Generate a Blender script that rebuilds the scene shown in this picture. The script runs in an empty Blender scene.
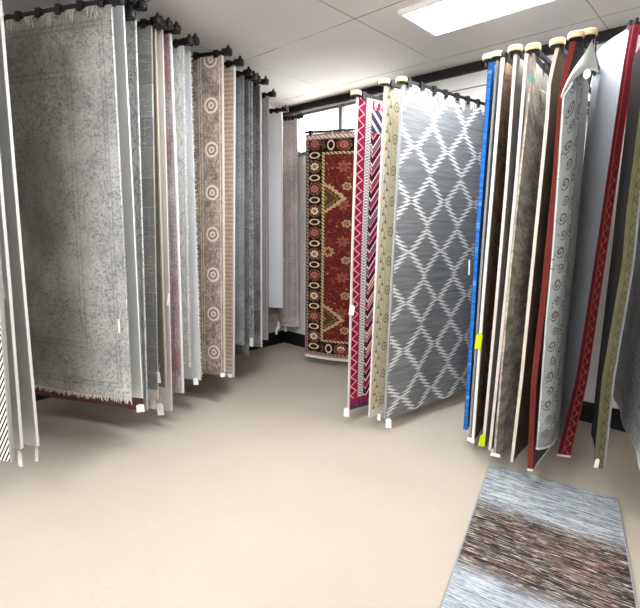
import bpy, bmesh, math, random
from mathutils import Vector
random.seed(7)
scn = bpy.context.scene
COL = scn.collection
H_CEIL = 2.88
CORNER = (-0.46, 5.85)                       # rear corner of the room
WB = (0.7299, -0.6836); NB = (-0.6836, -0.7299)   # along the rear wall / out of it into the room
WL = (-0.6836, -0.7299); NL = (0.7299, -0.6836)   # along the left wall / out of it into the room

def room(t, d):                              # t metres along the rear wall from the corner, d metres out from it
    return (CORNER[0] + t * WB[0] + d * NB[0], CORNER[1] + t * WB[1] + d * NB[1])

# ------------------------------------------------------------------ colours and shader graph helper
def lin(c):
    return tuple((x / 255 / 12.92) if x / 255 <= 0.04045 else ((x / 255 + 0.055) / 1.055) ** 2.4 for x in c) + (1.0,)

class S:
    def __init__(s, g, k): s.g, s.k = g, k
    def __add__(a, b): return a.g.m('ADD', a, b)
    def __radd__(a, b): return a.g.m('ADD', a, b)
    def __sub__(a, b): return a.g.m('SUBTRACT', a, b)
    def __rsub__(a, b): return a.g.m('SUBTRACT', b, a)
    def __mul__(a, b): return a.g.m('MULTIPLY', a, b)
    def __rmul__(a, b): return a.g.m('MULTIPLY', a, b)
    def __truediv__(a, b): return a.g.m('DIVIDE', a, b)
    def abs(a): return a.g.m('ABSOLUTE', a)
    def fract(a): return a.g.m('FRACT', a)
    def floor(a): return a.g.m('FLOOR', a)
    def sin(a): return a.g.m('SINE', a)
    def sqrt(a): return a.g.m('SQRT', a)
    def min(a, b): return a.g.m('MINIMUM', a, b)
    def max(a, b): return a.g.m('MAXIMUM', a, b)
    def inv(a): return a.g.m('SUBTRACT', 1.0, a)
    def over(a, e, w=0.002):                 # soft step: 1 where a > e
        return a.g.m('ADD', a.g.m('DIVIDE', a.g.m('SUBTRACT', a, e), w), 0.5, True)
    def under(a, e, w=0.002): return a.over(e, w).inv()
    def band(a, lo, hi, w=0.002): return a.over(lo, w) * a.under(hi, w)
    def cell(a, p): return ((a / p).fract() - 0.5) * p     # signed offset inside cells p metres wide

class G:
    def __init__(s, name):
        s.mat = bpy.data.materials.new(name); s.mat.use_nodes = True
        s.nt = s.mat.node_tree; s.nt.nodes.clear()
        s.bsdf = s.n('ShaderNodeBsdfPrincipled'); out = s.n('ShaderNodeOutputMaterial')
        s.nt.links.new(s.bsdf.outputs[0], out.inputs[0])
    def n(s, t): return s.nt.nodes.new(t)
    def put(s, sock, v):
        if isinstance(v, S): s.nt.links.new(v.k, sock)
        elif hasattr(v, 'is_output'): s.nt.links.new(v, sock)
        else: sock.default_value = v
    def m(s, op, a, b=0.0, clamp=False):
        x = s.n('ShaderNodeMath'); x.operation = op; x.use_clamp = clamp
        s.put(x.inputs[0], a); s.put(x.inputs[1], b)
        return S(s, x.outputs[0])
    def uv(s):
        t = s.n('ShaderNodeUVMap'); t.uv_map = 'UVMap'; p = s.n('ShaderNodeSeparateXYZ')
        s.nt.links.new(t.outputs[0], p.inputs[0])
        return S(s, p.outputs[0]), S(s, p.outputs[1])
    def obj(s):
        t = s.n('ShaderNodeTexCoord'); p = s.n('ShaderNodeSeparateXYZ')
        s.nt.links.new(t.outputs['Object'], p.inputs[0])
        return [S(s, p.outputs[i]) for i in range(3)]
    def vec(s, x, y, z=0.0):
        c = s.n('ShaderNodeCombineXYZ')
        for i, v in enumerate((x, y, z)): s.put(c.inputs[i], v)
        return c.outputs[0]
    def noise(s, x, y, z=0.0, detail=2.0, rough=0.55, dist=0.0):
        t = s.n('ShaderNodeTexNoise'); s.put(t.inputs['Vector'], s.vec(x, y, z))
        t.inputs['Scale'].default_value = 1.0; t.inputs['Detail'].default_value = detail
        t.inputs['Roughness'].default_value = rough; t.inputs['Distortion'].default_value = dist
        return S(s, t.outputs[0])
    def voro(s, x, y, z=0.0, feature='F1'):
        t = s.n('ShaderNodeTexVoronoi'); t.feature = feature
        s.put(t.inputs['Vector'], s.vec(x, y, z)); t.inputs['Scale'].default_value = 1.0
        return S(s, t.outputs['Distance'])
    def angle(s, y, x): return s.m('ARCTAN2', y, x)
    def mix(s, f, a, b):
        x = s.n('ShaderNodeMix'); x.data_type = 'RGBA'
        s.put(x.inputs[0], f); s.put(x.inputs[6], a); s.put(x.inputs[7], b)
        return x.outputs[2]
    def done(s, col, rough=0.95, bump=None, dist=0.004, strength=0.5, spec=0.1):
        s.put(s.bsdf.inputs['Base Color'], col)
        s.bsdf.inputs['Roughness'].default_value = rough
        s.bsdf.inputs['Specular IOR Level'].default_value = spec
        if bump is not None:
            b = s.n('ShaderNodeBump'); b.inputs['Strength'].default_value = strength
            b.inputs['Distance'].default_value = dist
            s.put(b.inputs['Height'], bump)
            s.nt.links.new(b.outputs[0], s.bsdf.inputs['Normal'])
        return s.mat

def flat(name, c, rough=0.6, spec=0.3, metal=0.0):
    g = G(name); x, y, z = g.obj()
    n = g.noise(x * 40, y * 40, z * 40)
    a = lin(c); b = tuple(v * 0.86 for v in a[:3]) + (1,)
    m = g.done(g.mix(n, a, b), rough, spec=spec); g.bsdf.inputs['Metallic'].default_value = metal
    return m

# ------------------------------------------------------------------ rug patterns: every one returns (colour, height)
def base_mottle(g, u, v, ca, cb, sc=1.0, contrast=0.45, warp=1.0):
    n = g.noise(u * 5 * sc, v * 4 * sc, 1.3, 4, 0.62) * 0.6 + g.noise(u * 42 * sc, v * 30 * sc, 5.1, 3, 0.7) * 0.4
    return g.mix(n.over(0.5, contrast), lin(ca), lin(cb))
def weave(g, u, v): return g.noise(u * 260, v * 120, 2.0, 2)
def plain(ca, cb, sc=1.0, contrast=0.5):
    def f(g, u, v, W, Ht): return base_mottle(g, u, v, ca, cb, sc, contrast), weave(g, u, v)
    return f
def distressed(ca, cb, cc, lines=(0.1, 0.14, 0.44, 0.47), brown=None, sc=1.0):
    def f(g, u, v, W, Ht):
        col = base_mottle(g, u, v, ca, cb, sc, 0.3)
        fine = g.noise(u * 60 * sc, v * 60 * sc, 3.3, 4, 0.75, 0.6)
        col = g.mix(fine.over(0.55, 0.10) * 0.9, col, lin(cc))
        streak = g.noise(u * 30, v * 190, 9.0, 2)
        col = g.mix(streak.over(0.60, 0.10) * 0.32, col, lin(cc))
        if brown:
            b = g.noise(u * 1.6, v * 1.3, 8.0, 3).over(0.5, 0.3) * u.over(0.42, 0.5)
            col = g.mix(b * 0.85, col, lin(brown))
        e = u.min(v).min(Ht - v)                      # distance from the rug's edge
        for i, L in enumerate(lines):
            br = g.noise(u * 50, v * 50, 4.0 + i, 3).over(0.44, 0.2)
            col = g.mix(e.band(L, L + 0.012, 0.006) * br * 0.6, col, lin(cc))
        motif = (g.noise(u * 26 * sc, v * 26 * sc, 7.7, 2, 0.5, 1.2) - 0.5).abs().under(0.035, 0.04) * e.band(lines[0], lines[-1], 0.01)
        col = g.mix(motif * g.noise(u * 12, v * 12, 1.7).over(0.48, 0.2) * 0.5, col, lin(cc))
        big = g.noise(u * 2.2, v * 1.6, 11.0, 4, 0.6)
        col = g.mix(big.over(0.55, 0.2) * 0.6, col, lin(cb)); col = g.mix(big.under(0.44, 0.2) * 0.5, col, lin(tuple(min(255, q + 14) for q in ca)))
        return col, weave(g, u, v) * 0.6 + fine * 0.4
    return f
def scroll(ca, cb, cc=None, p=0.13, uc=0.055, amp=0.026):
    def f(g, u, v, W, Ht):
        col = base_mottle(g, u, v, ca, cb, 1.2, 0.6)
        wob = g.noise(u * 14, v * 14, 2.0, 3) * 0.07
        stem = (u - uc - (v * (2 * math.pi / p)).sin() * amp + wob - 0.035).abs().under(0.006, 0.006) * g.noise(u * 30, v * 30, 8.0, 2).over(0.45, 0.12)
        blob = (g.noise(u * 34, v * 34, 3.0, 2, 0.5, 1.5) - 0.5).abs().under(0.05, 0.05)
        far = u.over(uc + 0.06, 0.01) * (g.noise(u * 22, v * 22, 6.0, 2, 0.5, 1.5) - 0.5).abs().under(0.05, 0.05)
        line = u.band(uc + 0.05, uc + 0.057) .max(u.band(0.012, 0.018))
        k = stem.max(blob * g.noise(u * 11, v * 11, 1.0).over(0.47, 0.1)).max(far).max(line)
        return g.mix(k * 0.8, col, lin(cc or cb)), weave(g, u, v) * 0.5 + k * 0.5
    return f
def patchwork(ca, cb, cc):
    def f(g, u, v, W, Ht):
        r = (v / 0.19).floor(); col = base_mottle(g, u, v, ca, cb, 1.5, 0.5)
        row = g.noise(r * 7.3, (u / 0.2 + r * 0.5).floor() * 3.7, 2.0, 0)
        col = g.mix(row.over(0.55, 0.3) * 0.16, col, lin(cc))
        sc2 = g.noise(u * 10, v * 110, 6.0, 3).over(0.6, 0.06) * g.noise(u * 8, v * 5, 2.0).over(0.48, 0.1); col = g.mix(sc2 * 0.55, col, lin(cc))
        seam = (v.cell(0.19)).abs().over(0.091, 0.003).max((u + r * 0.06).cell(0.2).abs().over(0.096, 0.003))
        fine = g.noise(u * 70, v * 70, 3.0, 3)
        col = g.mix(seam * 0.35, col, lin(cc)); col = g.mix(fine.over(0.58, 0.1) * 0.5, col, lin(cb))
        return col, fine
    return f
def ribs(ca, cb, p=0.035, vert=False):
    def f(g, u, v, W, Ht):
        a = u if vert else v
        s = (a * (2 * math.pi / p) + g.noise(u * 12, v * 12, 1.0) * 3.0).sin()
        n = g.noise(u * 40, v * 22, 3.0, 3)
        col = g.mix(s.over(0.25, 0.9) * 0.55 + n.over(0.52, 0.3) * 0.4, lin(ca), lin(cb))
        return col, n
    return f
def rosette(g, u, v, W, Ht):
    tan, brown, cream = (190, 176, 163), (132, 116, 105), (216, 205, 194)
    col = base_mottle(g, u, v, tan, brown, 2.0, 0.4)
    orn = (g.noise(u * 24, v * 20, 2.0, 3, 0.55, 1.6) - 0.5).abs().under(0.055, 0.05)
    col = g.mix(orn * 0.65, col, lin((98, 84, 75)))
    dk2 = g.noise(u * 11, v * 9, 5.0, 3, 0.6).over(0.57, 0.08); col = g.mix(dk2 * 0.55, col, lin((92, 78, 70)))
    strip = (u * 150 + g.noise(u * 6, v * 12, 2.0) * 5).sin().over(0.5, 0.8) * u.over(0.2, 0.02)
    col = g.mix(strip * 0.3, col, lin(brown))
    for L in (0.022, 0.18, 0.2): col = g.mix(u.band(L, L + 0.007) * 0.55, col, lin(cream))
    x = u - 0.1
    for off, R, p in ((0.0, 0.058, 0.32),):
        y = (v + off).cell(p); r = (x * x + y * y).sqrt() + (g.noise(u * 40, v * 40, 4.0, 2) - 0.5) * 0.012
        pet = (g.angle(y, x) * 7).sin() * 0.003
        col = g.mix(r.under(R + 0.014, 0.008) * 0.6, col, lin((150, 134, 122)))
        col = g.mix(r.band(R * 0.72, R, 0.006) * 0.8, col, lin(cream))
        col = g.mix((r + pet).band(R * 0.48, R * 0.68, 0.005) * 0.7, col, lin((104, 90, 82)))
        col = g.mix((r + pet).band(R * 0.2, R * 0.44, 0.005) * 0.75, col, lin(cream))
    y = (v + 0.16).cell(0.32); r = x.abs() * 1.5 + y.abs() + (g.noise(u * 50, v * 50, 6.0, 2) - 0.5) * 0.03
    col = g.mix(r.band(0.03, 0.045, 0.006).max(r.under(0.014, 0.006)) * 0.65, col, lin((96, 82, 74)))
    return col, weave(g, u, v) * 0.6 + orn * 0.4
def ikat(g, u, v, W, Ht):
    n = g.noise(u * 3, v * 45, 1.0, 3, 0.6)
    col = g.mix(n.over(0.5, 0.4), lin((136, 138, 140)), lin((104, 106, 109)))
    col = g.mix(g.noise(u * 6, v * 130, 4.0, 2).over(0.6, 0.1) * 0.35, col, lin((84, 86, 88)))
    a = (u + 0.225).cell(0.37) * (2 / 0.37); b = (v + 0.05).cell(0.363) * (2 / 0.363)
    sgn = b.over(0.0, 0.001) * 2 - 1
    step = ((v / 0.034).fract() - 0.5) * sgn
    wob = (g.noise(u * 50, v * 50, 2.0, 2) - 0.5) * 0.14
    dd = a.abs() + b.abs() * 0.97 + step * 0.33 + wob
    k = (dd - 0.865).abs().under(0.125, 0.05)
    col = g.mix(k * 0.93, col, lin((222, 222, 220)))
    return col, n * 0.5 + k * 0.3
def kilim(g, u, v, W, Ht):
    crim, dark, pink, white, black = (150, 30, 60), (92, 16, 46), (226, 150, 170), (232, 226, 226), (40, 34, 44)
    zz = lambda p: ((v / p).fract() - 0.5).abs() * 2        # 0..1 triangle wave
    # main field: stacked chevrons
    t = v + (u.cell(0.16).abs()) * 1.3
    ph = (t / 0.125).fract()
    col = g.mix(ph.over(0.5, 0.02), lin(crim), lin(dark))
    col = g.mix(ph.band(0.44, 0.56, 0.02), col, lin(white))
    col = g.mix(ph.band(0.93, 1.1, 0.02).max(ph.under(0.05, 0.02)), col, lin(pink))
    col = g.mix(ph.band(0.70, 0.78, 0.02), col, lin(black))
    pick = g.noise((u / 0.16).floor() * 3.1, (t / 0.125).floor() * 1.7, 0.0, 0)
    col = g.mix(ph.band(0.15, 0.35, 0.03) * pick.over(0.55, 0.03), col, lin((96, 130, 130)))
    col = g.mix(ph.band(0.15, 0.35, 0.03) * pick.under(0.42, 0.03), col, lin((214, 190, 150)))
    topb = (Ht - v)
    fld = u.over(0.142) * topb.over(0.22)
    # guard stripe: black and white braid
    br = ((v / 0.022).fract() - 0.5).abs() + ((u - 0.11) / 0.06).abs() * 0.5
    guard = g.mix((br - 0.37).abs().under(0.10, 0.05), lin(white), lin(black))
    # outer border: crimson with pink hooks
    hook = (u - 0.022) / 0.056
    bord = g.mix((zz(0.075) - hook).over(0.05, 0.06), lin(crim), lin(pink))
    bord = g.mix((zz(0.075) - hook).over(0.32, 0.06), bord, lin((120, 16, 44)))
    c = g.mix(u.over(0.08), bord, guard)
    c = g.mix(u.band(0.078, 0.083).max(u.band(0.138, 0.143)), c, lin(black))
    c = g.mix(fld, c, col)
    tb = topb.band(0.06, 0.22) * u.over(0.142)
    c = g.mix(tb, c, g.mix((((v + u) / 0.08).fract() - 0.5).abs().under(0.2, 0.1), lin((60, 58, 84)), lin((200, 190, 196))))
    c = g.mix(topb.under(0.06) * u.over(0.142), c, g.mix((((u) / 0.05).fract() - 0.5).abs().under(0.14, 0.1), lin(crim), lin(pink)))
    end = v.under(0.09)
    c = g.mix(end, c, g.mix((((u + 0.0) / 0.05).fract() - 0.5).abs().over(v * 5, 0.1), lin(crim), lin((60, 58, 84))))
    n = g.noise(u * 120, v * 120, 1.0, 2)
    return g.mix(n.over(0.62, 0.2) * 0.25, c, lin((70, 14, 34))), n
def cream_floral(g, u, v, W, Ht):
    cream, dk = (206, 198, 172), (96, 94, 80)
    col = base_mottle(g, u, v, cream, (186, 178, 152), 1.5, 0.6)
    p = 0.11
    stem = (u - 0.045 - (v * (2 * math.pi / p)).sin() * 0.014).abs().under(0.004, 0.003)
    y = v.cell(p); x = u - 0.03; r1 = (x * x + y * y).sqrt()
    y2 = (v + p / 2).cell(p); x2 = u - 0.062; r2 = (x2 * x2 + y2 * y2).sqrt()
    fl = r1.under(0.011).max(r2.under(0.011))
    y3 = v.cell(0.21); x3 = u - 0.115; r3 = (x3 * x3 + y3 * y3 * 0.5).sqrt()
    big = r3.band(0.017, 0.025).max(r3.under(0.008))
    dots = g.voro(u * 34, v * 34, 1.0).under(0.2, 0.06) * u.over(0.085)
    k = (stem * 0.7).max(fl * 0.8).max(big * 0.75).max(dots * 0.6)
    col = g.mix(k, col, lin(dk))
    col = g.mix(u.band(0.008, 0.013).max(u.band(0.08, 0.085)) * 0.6, col, lin((150, 140, 100)))
    col = g.mix(v.under(0.05) * 0.7, col, lin((214, 200, 190)))
    return col, weave(g, u, v) * 0.5 + k * 0.3
def persian(g, u, v, W, Ht):
    red, black, gold, cream, pink = (98, 34, 30), (30, 16, 18), (166, 140, 106), (212, 190, 160), (170, 96, 88)
    u = u / 1.25
    n = g.noise(u * 9, v * 9, 1.0, 3)
    field = g.mix(n.over(0.5, 0.4), lin(red), lin((78, 26, 24)))
    vc = v - 0.43
    y = ((vc / 1.25).fract() - 0.0); y = ((vc / 1.25 + 0.5).fract() - 0.5) * 1.25     # distance from the nearest medallion centre
    x = u - 0.17
    ay = y.abs()
    sc = (g.angle(y, x + 0.02) * 22).sin() * 0.012
    r = x + ay * 1.0 + ay * ay * 1.6 + sc * 0.7
    pal = r.under(0.20, 0.006) * u.over(0.175)
    med = g.mix(r.under(0.155, 0.006), lin(gold), lin((86, 22, 22)))
    med = g.mix(r.under(0.135, 0.006), med, lin((70, 52, 34)))
    med = g.mix((r * 60).sin().over(0.6, 0.4) * r.under(0.13), med, lin((120, 96, 60)))
    # scattered palmettes and florets
    fy = (v + 0.05).cell(0.37); fx = (u - 0.34 + ((v + 0.05) / 0.37).floor() * 0.0)
    a = g.angle(fy, fx); fr = (fx * fx + fy * fy).sqrt()
    leaf = (fr + (a * 7).sin() * 0.014).band(0.012, 0.047, 0.005)
    gy = (v - 0.13).cell(0.37); gx = u - 0.37; gr = (gx * gx + gy * gy).sqrt() + (g.angle(gy, gx) * 6).sin() * 0.005
    flo = gr.band(0.02, 0.038, 0.004).max(gr.under(0.009))
    hy = (v - 0.20).cell(0.625); hx = u - 0.215; hr = (hx * hx + hy * hy).sqrt() + (g.angle(hy, hx) * 8).sin() * 0.008
    flo2 = hr.band(0.024, 0.05, 0.004) * pal.inv()
    tw = g.voro(u * 13, v * 13, 4.0).under(0.14, 0.04)
    vine = (g.noise(u * 13, v * 13, 6.0, 1, 0.5, 0.8) - 0.5).abs().under(0.012, 0.012)
    field = g.mix(vine * 0.55, field, lin((146, 96, 70)))
    f = g.mix(leaf * 0.8, field, lin((134, 82, 66)))
    f = g.mix(flo * 0.85, f, lin(gold)); f = g.mix(flo2 * 0.8, f, lin(gold)); f = g.mix(tw * 0.6, f, lin((176, 120, 84)))
    f = g.mix(pal, f, med)
    # border
    e = u.min(v - 0.02).min(Ht - v - 0.03)
    along = g.m('ADD', (u.under(0.16) * v), u.over(0.16) * (u + 0.35))
    pp = 0.222
    ay1 = (v - 0.11).cell(pp); bx = u - 0.088
    isl = u.over(0.16, 0.002)
    vb = (v.over(1.2, 0.01) * (Ht - 0.118 - v) + v.under(1.2, 0.01) * (v - 0.105))
    px = isl * vb + isl.inv() * bx
    py = isl * (u - 0.01).cell(pp) + isl.inv() * ay1
    an = g.angle(py, px); pr = (px * px + py * py).sqrt()
    idx = ((v - 0.11) / (pp * 2)).fract().over(0.5, 0.01)
    prr = pr + (an * 8).sin() * 0.005
    rc = g.mix(idx, lin(cream), lin(pink))
    b = g.mix(prr.under(0.062, 0.004), lin(black), lin((104, 66, 54)))
    b = g.mix(prr.under(0.048, 0.004), b, lin((56, 22, 24)))
    b = g.mix(prr.band(0.018, 0.036, 0.004), b, rc)
    b = g.mix(prr.under(0.009, 0.004), b, lin(gold))
    py2 = isl * (u + pp / 2 - 0.01).cell(pp) + isl.inv() * (v - 0.11 + pp / 2).cell(pp)
    cr = (px * px + (py2 * 1.6) * (py2 * 1.6)).sqrt()
    b = g.mix(cr.band(0.034, 0.05, 0.004) * 0.9, b, lin(cream))
    b = g.mix((g.voro(u * 30, v * 30, 2.0).under(0.24, 0.06)) * e.band(0.02, 0.15) * 0.35, b, lin(gold))
    c = g.mix(e.under(0.155), f, b)
    dot = (((v + u) / 0.035).fract() - 0.5).abs().under(0.28, 0.1)
    gs = g.mix(dot, lin((96, 70, 46)), lin((190, 168, 120)))
    c = g.mix(e.band(0.155, 0.178), c, gs)
    c = g.mix(e.band(0.012, 0.03) * dot * 0.8, c, lin((176, 150, 128)))
    c = g.mix(e.under(0.008), c, lin((150, 120, 110)))
    c = g.mix((Ht - v).under(0.06, 0.004), c, lin((150, 118, 112)))
    c = g.mix((Ht - v).band(0.02, 0.05, 0.004) * dot, c, lin((226, 208, 200)))
    return c, n
def blue_pat(g, u, v, W, Ht):
    n = g.noise(u * 40, v * 40, 1.0, 4, 0.7)
    c = g.mix(n.over(0.5, 0.3), lin((52, 120, 198)), lin((20, 76, 160)))
    return g.mix(g.noise(u * 60, v * 14, 6.0, 3).over(0.62, 0.08) * 0.6, c, lin((120, 180, 230))), n
def taupe(g, u, v, W, Ht):
    n = g.noise(u * 5, v * 8, 1.0, 4, 0.7, 0.5)
    c = g.mix(n.over(0.5, 0.22), lin((196, 187, 174)), lin((140, 131, 120)))
    c = g.mix(g.noise(u * 26, v * 34, 3.0, 3, 0.7).over(0.54, 0.14) * 0.55, c, lin((108, 100, 92)))
    b = u.band(0.03, 0.12, 0.01) * ((v * 64).sin() * 0.5 + g.noise(u * 50, v * 50, 1.0) - 0.5).over(0.2, 0.3)
    return g.mix(b * 0.4, c, lin((206, 198, 186))), n
def curls(g, u, v, W, Ht):
    bg, dk, hi = (186, 190, 188), (84, 86, 86), (222, 224, 222)
    col = base_mottle(g, u, v, bg, (160, 164, 164), 2.0, 0.5)
    def spiral(uc, p, off, R):
        y = (v + off).cell(p); x = u - uc
        r = (x * x + y * y).sqrt() + (g.noise(u * 40, v * 40, 3.0, 2) - 0.5) * 0.018; a = g.angle(y, x)
        return (r * (6.283 / (R * 0.62)) + a).sin().over(0.0, 0.5) * r.under(R, 0.006)
    k = spiral(0.045, 0.17, 0.0, 0.032).max(spiral(0.06, 0.17, 0.085, 0.026))
    k2 = spiral(0.13, 0.13, 0.03, 0.036).max(spiral(0.165, 0.13, 0.095, 0.036))
    pet = g.voro(u * 38, v * 38, 2.0).under(0.2, 0.06) * g.noise(u * 12, v * 12, 2.0).over(0.5, 0.06)
    ln = u.band(0.085, 0.09).max(u.band(0.098, 0.102)).max(u.band(0.22, 0.225)).max(v.band(0.13, 0.138) * u.band(0.085, 0.22))
    c = g.mix(k.max(pet) * 0.85, col, lin(dk)); c = g.mix(k2 * 0.8, c, lin((98, 100, 100)))
    c = g.mix(ln * 0.7, c, lin((100, 102, 102)))
    c = g.mix(v.under(0.1, 0.004) * 0.6, c, lin((128, 128, 128)))
    return c, weave(g, u, v) * 0.5 + k * 0.5
def bwweave(g, u, v, W, Ht):
    s = ((u * 1.0 + v * 0.55) * (6.283 / 0.021)).sin()
    zig = ((v / 0.5).fract() - 0.5).abs()
    s2 = ((v * 0.8 - u * 1.2) * (6.283 / 0.024)).sin()
    k = g.mix(v.over(0.62, 0.01), s.over(0.0, 0.4).g.mix(s.over(0.0, 0.4), lin((44, 42, 42)), lin((224, 222, 218))), g.mix(s2.over(0.0, 0.4), lin((52, 48, 48)), lin((214, 208, 206))))
    return k, g.noise(u * 90, v * 90)
def with_lip(f, w, lipf):
    def h(g, u, v, W, Ht):
        a, ha = f(g, u, v, W, Ht); b, hb = lipf(g, u, v, W, Ht)
        return g.mix(u.under(w, 0.003), a, b), hb
    return h
def border_lip(ca, cb, cc):
    def f(g, u, v, W, Ht):
        c = base_mottle(g, u, v, ca, cb, 2.0, 0.6)
        s = (u - 0.032 - (v * 95).sin() * 0.008).abs().under(0.003, 0.003)
        c = g.mix(u.band(0.018, 0.021).max(u.band(0.046, 0.049)).max(s * v.under(1.7, 0.3)) * 0.75, c, lin(cc))
        return c, weave(g, u, v)
    return f
PAT = {
 'weave': bwweave,
 'plain_pale': plain((222, 224, 226), (200, 203, 206), 1.0),
 'plain_soft': plain((212, 215, 218), (190, 194, 198), 1.4),
 'distressed': distressed((202, 203, 202), (154, 155, 154), (94, 94, 94), (0.06, 0.085, 0.30, 0.33), (116, 106, 98)),
 'plain_blue': plain((226, 231, 236), (214, 219, 225), 0.8),
 'maroon_plain': plain((112, 76, 70), (84, 58, 54)),
 'scroll_grey': scroll((214, 217, 218), (172, 175, 176), (126, 129, 130), 0.16, 0.035, 0.018),
 'patch_dark': patchwork((144, 146, 144), (112, 114, 113), (192, 194, 192)),
 'olive_brown': plain((132, 126, 114), (104, 98, 88), 1.6),
 'plain_pinkbeige': plain((208, 200, 196), (192, 184, 180), 0.8),
 'red_faded': distressed((192, 186, 186), (158, 116, 124), (80, 70, 73), (0.03, 0.05, 0.12, 0.14), None, 1.3),
 'white_scroll': scroll((222, 222, 220), (198, 199, 198), (164, 166, 166), 0.17, 0.045, 0.02),
 'plain_light': plain((204, 207, 211), (192, 195, 200), 0.8),
 'rosette': rosette,
 'tan_rib': ribs((196, 180, 166), (146, 128, 116)),
 'slate': distressed((164, 166, 167), (128, 131, 133), (84, 86, 90), (0.05, 0.07, 0.15, 0.17), None, 1.4),
 'blue_dark': distressed((128, 130, 133), (92, 94, 98), (52, 53, 57), (0.02, 0.04, 0.1, 0.12), None, 1.6),
 'scroll_pale': scroll((178, 182, 186), (128, 132, 138), (82, 86, 94), 0.12, 0.03, 0.014),
 'plum': distressed((140, 134, 136), (80, 72, 76), (34, 30, 33), (0.02, 0.035, 0.08, 0.1), None, 1.6),
 'mauve_stripe': ribs((172, 168, 170), (134, 129, 132), 0.028, True),
 'plain_white': plain((238, 241, 247), (230, 234, 241), 0.7),
 'brown_plain': plain((150, 136, 126), (126, 112, 104)),
 'corner_floral': distressed((220, 212, 209), (184, 173, 174), (112, 100, 106), (0.03, 0.045, 0.1, 0.12), None, 1.8),
 'persian': persian, 'kilim': kilim, 'cream_floral': cream_floral, 'ikat': ikat, 'blue': blue_pat,
 'grey_soft': plain((148, 148, 146), (122, 122, 120), 1.2),
 'brown_dark': scroll((142, 118, 94), (98, 78, 60), (44, 34, 28), 0.3, 0.07, 0.05),
 'grey_dark': plain((158, 154, 149), (126, 122, 118)), 'grey_dark2': plain((164, 160, 155), (130, 126, 122)),
 'taupe': taupe,
 'brown_night': plain((112, 96, 78), (72, 60, 48), 1.5, 0.4),
 'charcoal_plain': plain((78, 78, 78), (58, 58, 58)),
 'brick': plain((118, 52, 49), (94, 38, 36), 2.0),
 'curls': curls,
 'plain_white_dark': plain((214, 218, 224), (196, 200, 207)),
 'maroon_border': border_lip((100, 22, 36), (68, 14, 24), (140, 84, 66)),
 'gap_shade': plain((46, 43, 40), (34, 32, 30)),  # dark tone standing in for shade in the gap between rugs
 'olive_border': border_lip((98, 95, 68), (72, 70, 50), (54, 50, 38)),
 'grey_worn': distressed((204, 205, 206), (166, 167, 169), (92, 92, 94), (0.1, 0.13, 0.4, 0.43), None, 0.9),
}
BACKS = {'white31': (168, 171, 177), 'olive32': (36, 34, 32), 'whiteback': (226, 230, 238), 'blue': (60, 76, 104)}  # white31 and olive32 backs darkened for the shade in their gaps
EDGE = {'white': (218, 218, 216), 'pale': (206, 202, 195), 'cream': (202, 193, 180), 'pinkwhite': (206, 195, 190), 'taupe': (168, 160, 148),
        'palegrey': (200, 202, 206), 'grey': (150, 152, 154), 'bw': (150, 148, 146), 'yellow': (214, 236, 20), 'teal': (60, 200, 180)}
EM = {k: flat('yarn_' + k, c, 0.9, 0.1) for k, c in EDGE.items()}
TAGM = {k: flat('card_' + k, c, 0.55, 0.3) for k, c in EDGE.items()}
TAGM['white'] = flat('card_white_stock', (240, 240, 238), 0.55, 0.3)
M_BLACK = flat('black_steel', (22, 21, 22), 0.45, 0.4)
M_CAP = flat('black_rubber_cap', (20, 18, 20), 0.5, 0.35)
M_PUCK = flat('light_wood', (224, 202, 154), 0.55, 0.3)
M_STRING = flat('string', (214, 210, 204), 0.9, 0.1)

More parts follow.
